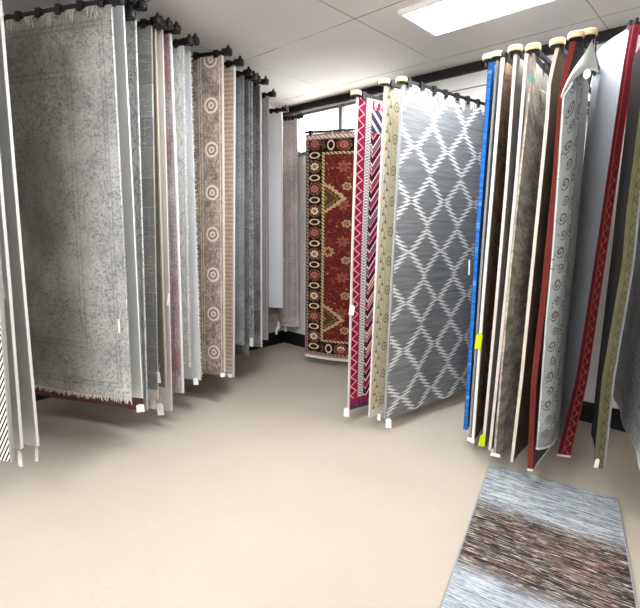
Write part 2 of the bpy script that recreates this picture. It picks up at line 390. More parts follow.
# ------------------------------------------------------------------ mesh helpers
def link(name, me, mat=None, parent=None):
    o = bpy.data.objects.new(name, me); COL.objects.link(o)
    if mat: me.materials.append(mat)
    if parent: o.parent = parent
    return o
def mesh_from(name, vs, fs, mat=None, parent=None, smooth=False, uvs=None):
    me = bpy.data.meshes.new(name); me.from_pydata(vs, [], fs); me.update()
    if uvs:
        lay = me.uv_layers.new(name='UVMap')
        for lp in me.loops: lay.data[lp.index].uv = uvs[lp.vertex_index]
    if smooth: me.polygons.foreach_set('use_smooth', [True] * len(me.polygons))
    return link(name, me, mat, parent)
class MB:
    def __init__(s): s.v, s.f = [], []
    def add(s, vs, fs):
        b = len(s.v); s.v += vs; s.f += [tuple(b + i for i in f) for f in fs]
    def box(s, c, ax, ay, az):               # centre and three half-axis vectors
        c, ax, ay, az = map(Vector, (c, ax, ay, az)); p = []
        for k in (-1, 1):
            for j in (-1, 1):
                for i in (-1, 1): p.append(tuple(c + ax * i + ay * j + az * k))
        s.add(p, [(0, 2, 3, 1), (4, 5, 7, 6), (0, 1, 5, 4), (2, 6, 7, 3), (0, 4, 6, 2), (1, 3, 7, 5)])
    def lathe(s, c, prof, n=20):             # vertical axis, profile [(r, z)]
        p = []; f = []
        for r, z in prof:
            for i in range(n):
                a = 2 * math.pi * i / n; p.append((c[0] + r * math.cos(a), c[1] + r * math.sin(a), c[2] + z))
        for k in range(len(prof) - 1):
            for i in range(n): f.append((k * n + i, k * n + (i + 1) % n, (k + 1) * n + (i + 1) % n, (k + 1) * n + i))
        f.append(tuple(reversed(range(n)))); f.append(tuple((len(prof) - 1) * n + i for i in range(n)))
        s.add(p, f)
    def tube(s, pts, r, n=6, r2=None):
        p = []; f = []; m = len(pts)
        for k, q in enumerate(pts):
            q = Vector(q); a = Vector(pts[max(0, k - 1)]); b = Vector(pts[min(m - 1, k + 1)])
            d = (b - a).normalized(); x = d.orthogonal().normalized()
            if abs(d.z) > 0.8: x = (Vector((1, 0, 0)) - d * d.x).normalized()
            y = d.cross(x); rr = r if r2 is None else r + (r2 - r) * k / (m - 1)
            for i in range(n):
                t = 2 * math.pi * i / n; p.append(tuple(q + x * rr * math.cos(t) + y * rr * math.sin(t)))
        for k in range(m - 1):
            for i in range(n): f.append((k * n + i, k * n + (i + 1) % n, (k + 1) * n + (i + 1) % n, (k + 1) * n + i))
        f.append(tuple(reversed(range(n)))); f.append(tuple((m - 1) * n + i for i in range(n)))
        s.add(p, f)
    def build(s, name, mat, parent=None, smooth=False):
        return mesh_from(name, s.v, s.f, mat, parent, smooth)
def empty(name, loc, label, cat, group=None):
    o = bpy.data.objects.new(name, None); COL.objects.link(o); o.location = loc; o.empty_display_size = 0.1
    o['label'] = label; o['category'] = cat
    if group: o['group'] = group
    return o
def structure(o): o['kind'] = 'structure'; return o

# ------------------------------------------------------------------ rugs on swing arms
RUGS = [{'key': 'weave',
  'y': 2.12,
  'az': -72,
  'edge': [(-1.431, 2.55), (-1.486, 1.144), (-1.517, 0.333)],
  'L': 1.2,
  'wall': 1.996,
  'pat': 'weave',
  'tags': [],
  'binding': 'bw',
  'label': 'black and white diagonal weave rug edge at the far left border of the view',
  'group': 'rugs on the left rack',
  'arm_label': 'black arm with black end cap holding the black and white diagonal weave rug'},
 {'key': 'palegrey',
  'y': 2.27,
  'az': -72,
  'edge': [(-1.519, 2.58), (-1.546, 1.169), (-1.569, 0.325)],
  'L': 1.2,
  'wall': 1.828,
  'pat': 'plain_pale',
  'tags': [(-1.572, 2.25, 1.172, 0.03, 0.09, 'white'), (-1.572, 2.255, 0.276, 0.025, 0.09, 'white')],
  'binding': 'white',
  'label': 'pale grey rug with white binding beside the black and white weave rug',
  'group': 'rugs on the left rack',
  'arm_label': 'black arm with black end cap holding the pale grey rug at the left border'},
 {'key': 'softgrey',
  'y': 2.42,
  'az': -72,
  'edge': [(-1.551, 2.6), (-1.569, 1.412), (-1.581, 0.261)],
  'L': 1.2,
  'wall': 1.697,
  'pat': 'plain_soft',
  'tags': [(-1.581, 2.405, 0.22, 0.02, 0.085, 'white')],
  'binding': 'white',
  'label': 'soft grey white-edged rug just in front of the big distressed grey rug',
  'group': 'rugs on the left rack',
  'arm_label': 'black arm with black end cap holding the soft grey white-edged rug'},
 {'key': 'distressed',
  'y': 2.7,
  'az': -72,
  'edge': [(-1.133, 2.658), (-1.142, 1.635), (-1.155, 0.435)],
  'L': 1.5,
  'wall': 1.827,
  'pat': 'distressed',
  'tags': [(-1.194, 2.68, 0.9, 0.022, 0.085, 'white')],
  'fringe': ('both', 'pale'),
  'clips': 9,
  'label': 'big distressed grey rug with ragged pale fringe, widest on the left',
  'group': 'rugs on the left rack',
  'arm_label': 'black arm with black end cap holding the big distressed grey rug'},
 {'key': 'plaingrey',
  'y': 2.83,
  'az': -72,
  'edge': [(-1.12, 2.719), (-1.128, 1.643), (-1.139, 0.391)],
  'L': 1.45,
  'wall': 1.741,
  'pat': 'plain_blue',
  'tags': [],
  'label': 'plain pale blue-grey rug directly right of the big distressed grey rug',
  'group': 'rugs on the left rack',
  'arm_label': 'black arm with black end cap holding the plain pale blue-grey rug'},
 {'key': 'maroonhid',
  'y': 2.88,
  'az': -72,
  'edge': [(-1.141, 2.655), (-1.145, 1.645), (-1.155, 0.28)],
  'L': 1.45,
  'wall': 1.689,
  'pat': 'maroon_plain',
  'tags': [],
  'label': 'reddish brown rug, only its bottom corner shows under the big grey rug',
  'group': 'rugs on the left rack',
  'arm_label': 'black arm with black end cap holding the reddish brown rug under the big grey one'},
 {'key': 'greyborder',
  'y': 2.94,
  'az': -72,
  'edge': [(-1.095, 2.73), (-1.119, 1.649), (-1.154, 0.263)],
  'L': 1.45,
  'wall': 1.663,
  'pat': 'scroll_grey',
  'tags': [(-1.167, 2.85, 0.315, 0.05, 0.055, 'white')],
  'label': 'light grey rug with scrolling border, third in from the big grey rug',
  'group': 'rugs on the left rack',
  'arm_label': 'black arm with black end cap holding the light grey scroll-bordered rug'},
 {'key': 'darkgrey',
  'y': 3.1,
  'az': -72,
  'edge': [(-1.06, 2.712), (-1.094, 1.658), (-1.138, 0.279)],
  'L': 1.4,
  'wall': 1.563,
  'pat': 'patch_dark',
  'tags': [(-1.119, 3.08, 0.449, 0.022, 0.085, 'white'), (-1.167, 3.08, 0.25, 0.04, 0.07, 'white')],
  'bottomband': 'pale',
  'label': 'dark grey patchwork rug with pale lower band on the left rack',
  'group': 'rugs on the left rack',
  'arm_label': 'black arm with black end cap holding the dark grey patchwork rug'},
 {'key': 'olivebrown',
  'y': 3.16,
  'az': -72,
  'edge': [(-1.059, 2.719), (-1.078, 1.661), (-1.098, 0.347)],
  'L': 1.4,
  'wall': 1.532,
  'pat': 'olive_brown',
  'tags': [(-1.138, 3.13, 0.192, 0.055, 0.09, 'white')],
  'binding': 'taupe',
  'label': 'narrow olive-brown rug edge between the dark grey rug and the pinkish beige one',
  'group': 'rugs on the left rack',
  'arm_label': 'black arm with black end cap holding the narrow olive-brown rug'},
 {'key': 'pinkbeige',
  'y': 3.21,
  'az': -72,
  'edge': [(-1.028, 2.732), (-1.047, 1.664), (-1.079, 0.144)],
  'L': 1.386,
  'wall': 1.516,
  'pat': 'plain_pinkbeige',
  'tags': [(-1.065, 3.19, 0.983, 0.016, 0.085, 'white')],
  'label': 'plain pinkish beige rug that hangs lowest on the left rack',
  'group': 'rugs on the left rack',
  'arm_label': 'black arm with black end cap holding the plain pinkish beige rug'},
 {'key': 'redfaded',
  'y': 3.28,
  'az': -72,
  'edge': [(-0.999, 2.736), (-1.001, 1.668), (-1.015, 0.258)],
  'L': 1.371,
  'wall': 1.501,
  'pat': 'red_faded',
  'tags': [],
  'binding': 'white',
  'label': 'faded red and grey distressed rug with white edge on the left rack',
  'group': 'rugs on the left rack',
  'arm_label': 'black arm with black end cap holding the faded red and grey rug'},
 {'key': 'whiteshag',
  'y': 3.4,
  'az': -72,
  'edge': [(-0.95, 2.706), (-0.969, 1.675), (-0.993, 0.422)],
  'L': 1.308,
  'wall': 1.438,
  'pat': 'white_scroll',
  'tags': [],
  'tufts': 'white',
  'label': 'white textured scroll rug with shaggy edge left of the plain light grey rug',
  'group': 'rugs on the left rack',
  'arm_label': 'black arm with black end cap holding the white textured scroll rug'},
 {'key': 'lightgrey',
  'y': 3.48,
  'az': -72,
  'edge': [(-0.93, 2.741), (-0.932, 1.68), (-0.934, 0.291)],
  'L': 1.279,
  'wall': 1.409,
  'pat': 'plain_light',
  'tags': [(-0.969, 3.46, 0.289, 0.04, 0.06, 'white')],
  'tufts': 'white',
  'label': 'plain light grey rug with fuzzy white edge beside the brown rosette rug',
  'group': 'rugs on the left rack',
  'arm_label': 'black arm with black end cap holding the plain light grey fuzzy-edged rug'},
 {'key': 'rosette',
  'y': 3.64,
  'az': -72,
  'edge': [(-0.733, 2.726), (-0.751, 1.691), (-0.776, 0.307)],
  'L': 1.302,
  'wall': 1.432,
  'pat': 'rosette',
  'tags': [(-0.793, 3.62, 0.287, 0.033, 0.033, 'white')],
  'binding': 'cream',
  'clips': 8,
  'label': 'taupe brown rug with a border of round rosettes and cream edge',
  'group': 'rugs on the left rack',
  'arm_label': 'black arm with black end cap holding the brown rosette rug'},
 {'key': 'tanrib',
  'y': 3.84,
  'az': -72,
  'edge': [(-0.681, 2.721), (-0.706, 1.702), (-0.742, 0.196)],
  'L': 1.186,
  'wall': 1.316,
  'pat': 'tan_rib',
  'tags': [(-0.772, 3.82, 0.216, 0.038, 0.035, 'white')],
  'binding': 'white',
  'label': 'tan ribbed rug with white edge directly right of the brown rosette rug',
  'group': 'rugs on the left rack',
  'arm_label': 'black arm with black end cap holding the tan ribbed rug'},
 {'key': 'slate',
  'y': 4.08,
  'az': -72,
  'edge': [(-0.651, 2.721), (-0.668, 1.715), (-0.686, 0.421)],
  'L': 1.039,
  'wall': 1.169,
  'pat': 'slate',
  'tags': [],
  'label': 'slate grey distressed rug right of the tan ribbed rug',
  'group': 'rugs on the left rack',
  'arm_label': 'black arm with black end cap holding the slate distressed rug'},
 {'key': 'bluedark',
  'y': 4.17,
  'az': -72,
  'edge': [(-0.623, 2.717), (-0.638, 1.721), (-0.661, 0.291)],
  'L': 0.993,
  'wall': 1.123,
  'pat': 'blue_dark',
  'tags': [],
  'label': 'dark grey rug, a thin strip right of the slate grey rug',
  'group': 'rugs on the left rack',
  'arm_label': 'black arm with black end cap holding the dark grey rug strip'},
 {'key': 'palefloral',
  'y': 4.25,
  'az': -72,
  'edge': [(-0.605, 2.724), (-0.615, 1.725), (-0.624, 0.367)],
  'L': 0.953,
  'wall': 1.083,
  'pat': 'scroll_pale',
  'tags': [(-0.644, 4.23, 0.411, 0.035, 0.085, 'white')],
  'label': 'pale grey floral rug strip between two dark rugs at the rear left',
  'group': 'rugs on the left rack',
  'arm_label': 'black arm with black end cap holding the pale grey floral rug strip'},
 {'key': 'plum',
  'y': 4.34,
  'az': -72,
  'edge': [(-0.543, 2.726), (-0.549, 1.731), (-0.56, 0.334)],
  'L': 0.937,
  'wall': 1.067,
  'pat': 'plum',
  'tags': [],
  'binding': 'palegrey',
  'label': 'plum and black patterned rug with pale edge at the rear left',
  'group': 'rugs on the left rack',
  'arm_label': 'black arm with black end cap holding the plum patterned rug'},
 {'key': 'mauve',
  'y': 4.72,
  'az': -72,
  'edge': [(-0.514, 2.725), (-0.527, 1.752), (-0.54, 0.309)],
  'L': 0.669,
  'wall': 0.799,
  'pat': 'mauve_stripe',
  'tags': [],
  'label': 'mauve grey striped rug just left of the big plain white rug',
  'group': 'rugs on the left rack',
  'arm_label': 'black arm with black end cap holding the mauve striped rug'},
 {'key': 'whiteback',
  'y': 5.29,
  'az': -72,
  'edge': [(-0.436, 2.72), (-0.434, 1.784), (-0.432, 0.551)],
  'L': 0.314,
  'wall': 0.444,
  'pat': 'plain_white',
  'tags': [],
  'binding': 'white',
  'label': 'plain white rug by the rear corner above a brown one',
  'group': 'rugs on the left rack',
  'arm_label': 'black arm with black end cap holding the plain white rug'},
 {'key': 'brownhid',
  'y': 5.42,
  'az': -72,
  'edge': [(-0.48, 2.739), (-0.484, 1.79), (-0.491, 0.344)],
  'L': 0.174,
  'wall': 0.304,
  'pat': 'brown_plain',
  'tags': [(-0.519, 5.39, 0.252, 0.03, 0.085, 'white'), (-0.491, 5.37, 0.33, 0.035, 0.09, 'white')],
  'label': 'brown rug whose hem shows below the plain white rug',
  'group': 'rugs on the left rack',
  'arm_label': 'black arm with black end cap holding the brown rug by the rear corner'},
 {'key': 'corner',
  'y': 5.57,
  'az': -72,
  'edge': [(-0.281, 2.71), (-0.273, 1.8), (-0.257, 0.264)],
  'L': 0.234,
  'wall': 0.364,
  'pat': 'corner_floral',
  'tags': [(-0.422, 5.54, 0.237, 0.04, 0.05, 'white')],
  'label': 'narrow faded floral rug hanging in the rear corner beside the window',
  'group': 'rugs on the left rack',
  'arm_label': 'black arm with black end cap holding the faded floral corner rug'},
 {'key': 'persian',
  'y': 4.93,
  'az': 124,
  'edge': [(-0.161, 2.417), (-0.155, 1.246), (-0.155, 0.1)],
  'L': 0.72,
  'wall': 2.929,
  'pat': 'persian',
  'tags': [],
  'fringe': ('top', 'pale'),
  'hem': 'pale',
  'kappa': -0.7,
  'waves': 0.004,
  'clips': 7,
  'label': 'dark red oriental rug with black rosette border below the window',
  'group': 'rugs on the right rack',
  'arm_label': 'black arm holding the dark red oriental rug'},
 {'key': 'kilim',
  'y': 3.37,
  'az': 52,
  'edge': [(0.24, 2.381), (0.229, 1.33), (0.225, 0.1)],
  'L': 1.224,
  'wall': 1.354,
  'pat': 'kilim',
  'tags': [(0.237, 3.34, 0.891, 0.04, 0.075, 'white'), (0.212, 3.34, 0.096, 0.04, 0.07, 'white')],
  'binding': 'pinkwhite',
  'fringe': ('top', 'pinkwhite'),
  'label': 'crimson zigzag rug with a black and white guard stripe',
  'group': 'rugs on the right rack',
  'arm_label': 'black arm with wooden disc end holding the crimson zigzag rug'},
 {'key': 'creamfloral',
  'y': 3.26,
  'az': 52,
  'edge': [(0.417, 2.423), (0.398, 1.337), (0.376, 0.1)],
  'L': 1.19,
  'wall': 1.32,
  'pat': 'cream_floral',
  'tags': [],
  'binding': 'pinkwhite',
  'hem': 'pale',
  'label': 'cream floral rug strip between the crimson zigzag rug and the grey lattice rug',
  'group': 'rugs on the right rack',
  'arm_label': 'black arm with wooden disc end holding the cream floral rug'},
 {'key': 'lattice',
  'y': 3.22,
  'az': 52,
  'edge': [(0.523, 2.425), (0.504, 1.341), (0.487, 0.1)],
  'L': 1.145,
  'wall': 1.275,
  'pat': 'ikat',
  'tags': [(0.513, 3.19, 0.077, 0.04, 0.075, 'white'), (0.446, 3.22, 0.11, 0.025, 0.05, 'white')],
  'binding': 'grey',
  'fringe': ('top', 'pale'),
  'clips': 9,
  'label': 'grey rug with white jagged diamond lattice',
  'group': 'rugs on the right rack',
  'arm_label': 'black arm with wooden disc end holding the grey diamond lattice rug'},
 {'key': 'blue',
  'y': 3.02,
  'az': 30,
  'edge': [(1.017, 2.499), (1.006, 1.485), (1.014, 0.11)],
  'L': 0.958,
  'wall': 1.088,
  'pat': 'blue',
  'tags': [(0.966, 2.99, 1.247, 0.012, 0.1, 'palegrey')],
  'label': 'bright blue rug seen edge-on on the right rack',
  'group': 'rugs on the right rack',
  'arm_label': 'black arm with wooden disc end holding the bright blue rug'},
 {'key': 'grey24',
  'y': 2.94,
  'az': 33,
  'edge': [(1.034, 2.484), (1.026, 1.486), (1.026, 0.064)],
  'L': 0.994,
  'wall': 1.124,
  'pat': 'grey_soft',
  'tags': [(1.032, 2.92, 0.081, 0.05, 0.03, 'white')],
  'label': 'soft grey rug strip immediately right of the bright blue rug',
  'group': 'rugs on the right rack',
  'arm_label': 'black arm with wooden disc end holding the soft grey rug beside the blue one'},
 {'key': 'brown25',
  'y': 2.86,
  'az': 37,
  'edge': [(1.037, 2.468), (1.032, 1.784), (1.023, 1.064), (1.021, 0.111)],
  'L': 1.042,
  'wall': 1.172,
  'pat': 'brown_dark',
  'tags': [(1.004, 2.83, 0.794, 0.042, 0.1, 'yellow')],
  'nopuck': 1,
  'binding': 'white',
  'bw': 0.014,
  'label': 'dark brown patterned rug with thick white edge and the upper yellow tag',
  'group': 'rugs on the right rack',
  'arm_label': 'black arm with wooden disc end holding the dark brown white-edged rug'},
 {'key': 'grey26a',
  'y': 2.78,
  'az': 38,
  'edge': [(1.079, 2.462), (1.084, 1.777), (1.078, 1.077), (1.063, 0.109)],
  'L': 1.05,
  'wall': 1.195,
  'pat': 'grey_dark',
  'tags': [(1.042, 2.75, 0.165, 0.042, 0.08, 'yellow'), (1.112, 2.75, 0.083, 0.012, 0.05, 'white')],
  'binding': 'pinkwhite',
  'bw': 0.002,
  'label': 'grey rug with pinkish white edge and the lower yellow tag',
  'group': 'rugs on the right rack',
  'arm_label': 'black arm with wooden disc end holding the grey rug with the lower yellow tag'},
 {'key': 'grey26b',
  'y': 2.73,
  'az': 38,
  'edge': [(1.12, 2.451), (1.12, 1.772), (1.11, 1.085), (1.087, 0.107)],
  'L': 1.05,
  'wall': 1.209,
  'pat': 'grey_dark2',
  'tags': [],
  'binding': 'pinkwhite',
  'bw': 0.002,
  'nopuck': 1,
  'label': 'grey rug with pinkish edge touching the left side of the mottled taupe rug',
  'group': 'rugs on the right rack',
  'arm_label': 'black arm with wooden disc end holding the grey rug beside the taupe one'},
 {'key': 'taupe',
  'y': 2.66,
  'az': 41,
  'edge': [(1.128, 2.427), (1.107, 1.766), (1.093, 1.096), (1.089, 0.1)],
  'L': 1.0,
  'wall': 1.26,
  'pat': 'taupe',
  'tags': [(1.126, 2.64, 2.29, 0.025, 0.022, 'teal'), (1.096, 2.645, 0.118, 0.05, 0.02, 'white')],
  'sag': (0.12, 0.16),
  'fringe': ('top', 'pale'),
  'label': 'mottled taupe rug with sagging top edge and teal sticker',
  'group': 'rugs on the right rack',
  'arm_label': 'black arm with wooden disc end holding the mottled taupe rug'},
 {'key': 'cream28',
  'y': 2.6,
  'az': 38,
  'edge': [(1.226, 2.431), (1.199, 2.274), (1.204, 2.083), (1.201, 1.761), (1.194, 1.107), (1.189, 0.617), (1.174, 0.1)],
  'L': 0.74,
  'wall': 1.244,
  'pat': 'brown_night',
  'tags': [],
  'binding': 'cream',
  'bw': 0.007,
  'label': 'dark brown rug with wavy cream edge right of the mottled taupe rug',
  'group': 'rugs on the right rack',
  'arm_label': 'black arm with wooden disc end holding the dark brown cream-edged rug'},
 {'key': 'red29',
  'y': 2.52,
  'az': 37,
  'edge': [(1.252, 2.431), (1.215, 2.188), (1.225, 1.81), (1.221, 1.119), (1.21, 0.645), (1.236, 0.1)],
  'L': 0.6,
  'wall': 1.285,
  'pat': 'charcoal_plain',
  'tags': [],
  'lip': (0.019, 118),
  'lipmat': 'brick',
  'hem': 'pale',
  'label': 'charcoal rug with turned brick red edge left of the grey scroll rug',
  'group': 'rugs on the right rack',
  'arm_label': 'black arm with wooden disc end holding the charcoal rug with brick red edge'},
 {'key': 'scroll30',
  'y': 2.45,
  'az': 74,
  'edge': [(1.207, 2.155), (1.218, 1.762), (1.227, 1.387), (1.227, 1.015), (1.243, 0.265)],
  'L': 0.5,
  'wall': 1.55,
  'pat': 'curls',
  'tags': [],
  'kappa': -4.6,
  'kl': 0.15,
  'hem': 'pale',
  'flap': 1,
  'armpx': (588, 47),
  'label': 'pale grey scroll rug with its top corner folded over',
  'group': 'rugs on the right rack',
  'arm_label': 'black arm with wooden disc end holding the grey scroll rug with folded corner'},
 {'key': 'white31',
  'y': 2.7,
  'az': -5.999,
  'edge': [(1.656, 2.581), (1.645, 2.43), (1.63, 2.019), (1.609, 1.436), (1.591, 1.029), (1.57, 0.6), (1.503, 0.1)],
  'L': 0.5,
  'wall': 1.361,
  'pat': 'plain_white_dark',
  'tags': [],
  'kappa': 1.0,
  'kl': 0.45,
  'twist': 0.2,
  'rside': 1,
  'lip': (0.052, 116),
  'lipmat': 'maroon_border',
  'hem': 'cream',
  'fringe': ('top', 'white'),
  'fside': -1,
  'label': 'white-backed rug with maroon patterned edge toward the front',
  'group': 'rugs on the right rack',
  'arm_label': 'black arm holding the white-backed maroon-edged rug'},
 {'key': 'olive32',
  'y': 2.25,
  'az': 17,
  'edge': [(1.472, 2.385), (1.468, 1.956), (1.464, 1.562), (1.473, 1.352), (1.44, 0.746), (1.45, 0.268)],
  'L': 0.48,
  'wall': 1.464,
  'pat': 'gap_shade',
  'tags': [(1.451, 2.23, 0.296, 0.025, 0.05, 'white'), (1.496, 2.25, 0.308, 0.03, 0.03, 'white')],
  'kappa': 0.35,
  'kl': 0.5,
  'twist': 0.25,
  'tshift': 1,
  'lip': (0.036, 118),
  'lipmat': 'olive_border',
  'binding2': 'grey',
  'fside': -1,
  'label': 'olive green bordered rug with shade-darkened back near the right border of the view',
  'group': 'rugs on the right rack',
  'arm_label': 'black arm holding the olive bordered rug'},
 {'key': 'grey33',
  'y': 1.857,
  'az': 26,
  'edge': [(1.487, 2.45), (1.487, 0.35)],
  'L': 1.5,
  'wall': 1.657,
  'pat': 'grey_worn',
  'tags': [],
  'hem': 'pale',
  'rside': -1,
  'label': 'worn grey rug, lower half cut off by the right border',
  'group': 'rugs on the right rack',
  'arm_label': 'black arm holding the worn grey rug cut by the right border'}]

def interp(edge, z):
    e = sorted(edge, key=lambda p: -p[1])
    if z >= e[0][1]: return e[0][0]
    for (x0, z0), (x1, z1) in zip(e, e[1:]):
        if z >= z1: return x0 + (x1 - x0) * (z0 - z) / max(1e-6, z0 - z1)
    return e[-1][0]

def build_rug(r, i):
    key, az, L, y0 = r['key'], r['az'], r['L'], r['y']
    left = az < -20
    sd = r.get('rside', -1 if left else 1)
    zt, zb = r['edge'][0][1], r['edge'][-1][1]
    Ht = zt - zb
    lip = r.get('lip'); kap = r.get('kappa', 0.0); kl = r.get('kl', 9.0)
    def heading(s):
        if lip and s < lip[0]: return lip[1]
        return az + math.degrees(kap * min(s, kl))
    ss = []; s = 0.0
    while s < L - 0.012:
        ss.append(s); s += 0.012 if s < 0.19 else 0.045
    ss.append(L)
    path = [(0.0, 0.0)]
    for a, b in zip(ss, ss[1:]):
        h = math.radians(heading((a + b) / 2)); path.append((path[-1][0] + (b - a) * math.sin(h), path[-1][1] + (b - a) * math.cos(h)))
    nrm = []
    for k in range(len(ss)):
        a = path[max(0, k - 1)]; b = path[min(len(ss) - 1, k + 1)]
        d = Vector((b[0] - a[0], b[1] - a[1])).normalized(); nrm.append((d.y * sd, -d.x * sd))
    rng = random.Random(i * 13 + 5)
    amp = r.get('waves', 0.008); lam = rng.uniform(0.55, 0.9); ph = rng.uniform(0, 6.28)
    nz = 26
    sag = r.get('sag')
    XM = sum(q[0] for q in r['edge']) / len(r['edge'])
    def P(k, t, off):                         # k index along the rug, t 0 top .. 1 hem
        s = ss[k]; z = zt - Ht * t
        if sag: z -= sag[1] * (1 - t) ** 3 * min(1.0, s / sag[0])
        if r.get('flap'): z += 0.16 * (1 - t) ** 4 * min(1.0, s / 0.12)
        x = interp(r['edge'], zt - Ht * t)
        if r.get('twist'): x += (XM - x) * (1 - math.exp(-s / r['twist']))
        w = amp * (0.15 + 0.85 * t) * math.sin(6.283 * s / lam + ph + 0.8 * t) - amp * (0.15 + 0.85 * t) * math.sin(ph + 0.8 * t)
        o = off + w
        return (x + path[k][0] + nrm[k][0] * o, y0 + path[k][1] + nrm[k][1] * o, z)
    xb = interp(r['edge'], zb)
    base = Vector((xb, y0, zb))
    root = empty('hanging_rug', base, r['label'], 'rug', r['group'])
    loc = lambda p: tuple(Vector(p) - base)
    def sheet(name, o0, o1, mat):
        vs, uvs, fs = [], [], []; nk = len(ss); m = nz + 1
        for o in (o0, o1):
            for k in range(nk):
                for j in range(m):
                    t = j / nz; vs.append(loc(P(k, t, o))); uvs.append((ss[k], Ht * (1 - t)))
        q = nk * m
        for k in range(nk - 1):
            for j in range(nz):
                a, b, c, d = k * m + j, k * m + j + 1, (k + 1) * m + j + 1, (k + 1) * m + j
                fs += [(a, b, c, d), (q + d, q + c, q + b, q + a)]
        for k in range(nk - 1):
            a, d = k * m, (k + 1) * m; fs.append((a, d, q + d, q + a))
            a, d = k * m + nz, (k + 1) * m + nz; fs.append((a, q + a, q + d, d))
        for j in range(nz):
            fs.append((j, q + j, q + j + 1, j + 1)); e = (nk - 1) * m; fs.append((e + j, e + j + 1, q + e + j + 1, q + e + j))
        o = mesh_from(name, vs, fs, mat, root, True, uvs)
        o.data.polygons.foreach_set('use_smooth', [p.normal.length > 0 for p in o.data.polygons])
        bm = bmesh.new(); bm.from_mesh(o.data); bmesh.ops.recalc_face_normals(bm, faces=bm.faces)
        for e in bm.edges:
            if len(e.link_faces) == 2 and e.calc_face_angle(0) > 0.9: e.smooth = False
        bm.to_mesh(o.data); bm.free()
        return o
    g = G('rug_' + key); u, v = g.uv()
    f = PAT[r['pat']]
    if lip: f = with_lip(f, lip[0] + 0.012, PAT[r['lipmat']])
    col, hgt = f(g, u, v, L, Ht)
    if r.get('bottomband'): col = g.mix(v.under(0.07, 0.004), col, lin(EDGE['pale']))
    thick = 0.022 if key == 'blue' else 0.009
    sheet('pile', 0.0, thick, g.done(col, 0.96, hgt, 0.004, 0.55))
    g = G('backing_' + key); u, v = g.uv()
    bc = BACKS.get(key, (150, 146, 138))
    n = g.noise(u * 120, v * 120, 0.0, 2)
    sheet('backing', -0.0045, -0.0008, g.done(g.mix(n, lin(bc), lin(tuple(c * 0.86 for c in bc))), 0.95, n, 0.002, 0.4))
    ts = [j / nz for j in range(nz + 1)]
    if r.get('binding'):
        bw = r.get('bw', 0.007); mb = MB()
        vs, fs = [], []
        for j, t in enumerate(ts):            # wrapped edge tape
            p = Vector(P(0, t, 0.0)); n0 = Vector((nrm[0][0], nrm[0][1], 0)); h0 = Vector((path[1][0], path[1][1], 0)).normalized()
            for a, b in ((-0.0035, -0.0065), (-0.0035, thick + 0.002), (bw, thick + 0.002), (bw, -0.007)):
                vs.append(loc(p + h0 * a + n0 * b))
            if j:
                b0 = (j - 1) * 4
                for q in range(4): fs.append((b0 + q, b0 + (q + 1) % 4, b0 + 4 + (q + 1) % 4, b0 + 4 + q))
        fs += [(3, 2, 1, 0), tuple(nz * 4 + q for q in range(4))]
        mesh_from('binding', vs, fs, EM[r['binding']], root)
    if r.get('binding2'):
        mb = MB(); kk = max(k for k in range(len(ss)) if ss[k] < lip[0] + 0.013)
        mb.tube([loc(Vector(P(kk, t, 0.004)) + Vector((0.012, 0.0, 0))) for t in ts], 0.009, 6); mb.build('binding', EM[r['binding2']], root)
    fr = r.get('fringe')
    if fr:
        m = EM[fr[1]]; ncl = r.get('clips', 4); clipd = [0.05 + (min(L, 1.3) - 0.1) * k / max(1, ncl - 1) for k in range(ncl)]
        def strands(top):
            mb = MB(); s = 0.03 if top else 0.004
            while s < L - 0.01:
                k = min(range(len(ss)), key=lambda q: abs(ss[q] - s))
                p = Vector(P(k, 0.0 if top else 1.0, 0.005)); h = Vector((math.sin(math.radians(heading(s))), math.cos(math.radians(heading(s))), 0))
                p += h * (s - ss[k]); n0 = Vector((nrm[k][0], nrm[k][1], 0))
                if top:                       # tufts folded over between the clips
                    if any(abs(s - q) < 0.042 for q in clipd): s += 0.009; continue
                    clump = abs(math.sin(s * 21.0 + i)); ln = 0.02 + 0.06 * clump * rng.uniform(0.5, 1)
                    pts = [p + Vector((0, 0, 0.006)) + n0 * 0.004, p + Vector((0, 0, -0.004)) + n0 * 0.014 + h * rng.uniform(-0.01, 0.01), p + Vector((0, 0, -ln)) + n0 * 0.013 + h * rng.uniform(-0.015, 0.015)]
                else:
                    ln = rng.uniform(0.018, 0.04)
                    pts = [p + Vector((0, 0, 0.004)), p + Vector((0, 0, -ln * 0.6)) + h * rng.uniform(-0.006, 0.006), p + Vector((0, 0, -ln)) + h * rng.uniform(-0.01, 0.01)]
                mb.tube([loc(q) for q in pts], 0.0042, 4, 0.002); s += 0.009 if s < 1.0 else 0.02
            if top: mb.tube([loc(Vector(P(k, 0.0, 0.004)) + Vector((0, 0, -0.003))) for k in range(2, len(ss))], 0.003, 4)
            mb.build('fringe', m, root)
        if fr[0] in ('both', 'bottom'): strands(False)
        if fr[0] in ('both', 'top'): strands(True)
    if r.get('tufts'):
        mb = MB(); h = Vector((math.sin(math.radians(az)), math.cos(math.radians(az)), 0)); n0 = Vector((nrm[0][0], nrm[0][1], 0))
        for j in range(230):
            t = (j + rng.random()) / 230; p = Vector(P(0, t, rng.uniform(-0.003, 0.009)))
            q = p - h * rng.uniform(0.006, 0.02) + Vector((0, 0, rng.uniform(-0.012, 0.008))) + n0 * rng.uniform(-0.004, 0.008)
            mb.tube([loc(p + h * 0.004), loc(q)], 0.005, 4, 0.002)
        mb.build('shaggy_edge', EM[r['tufts']], root)
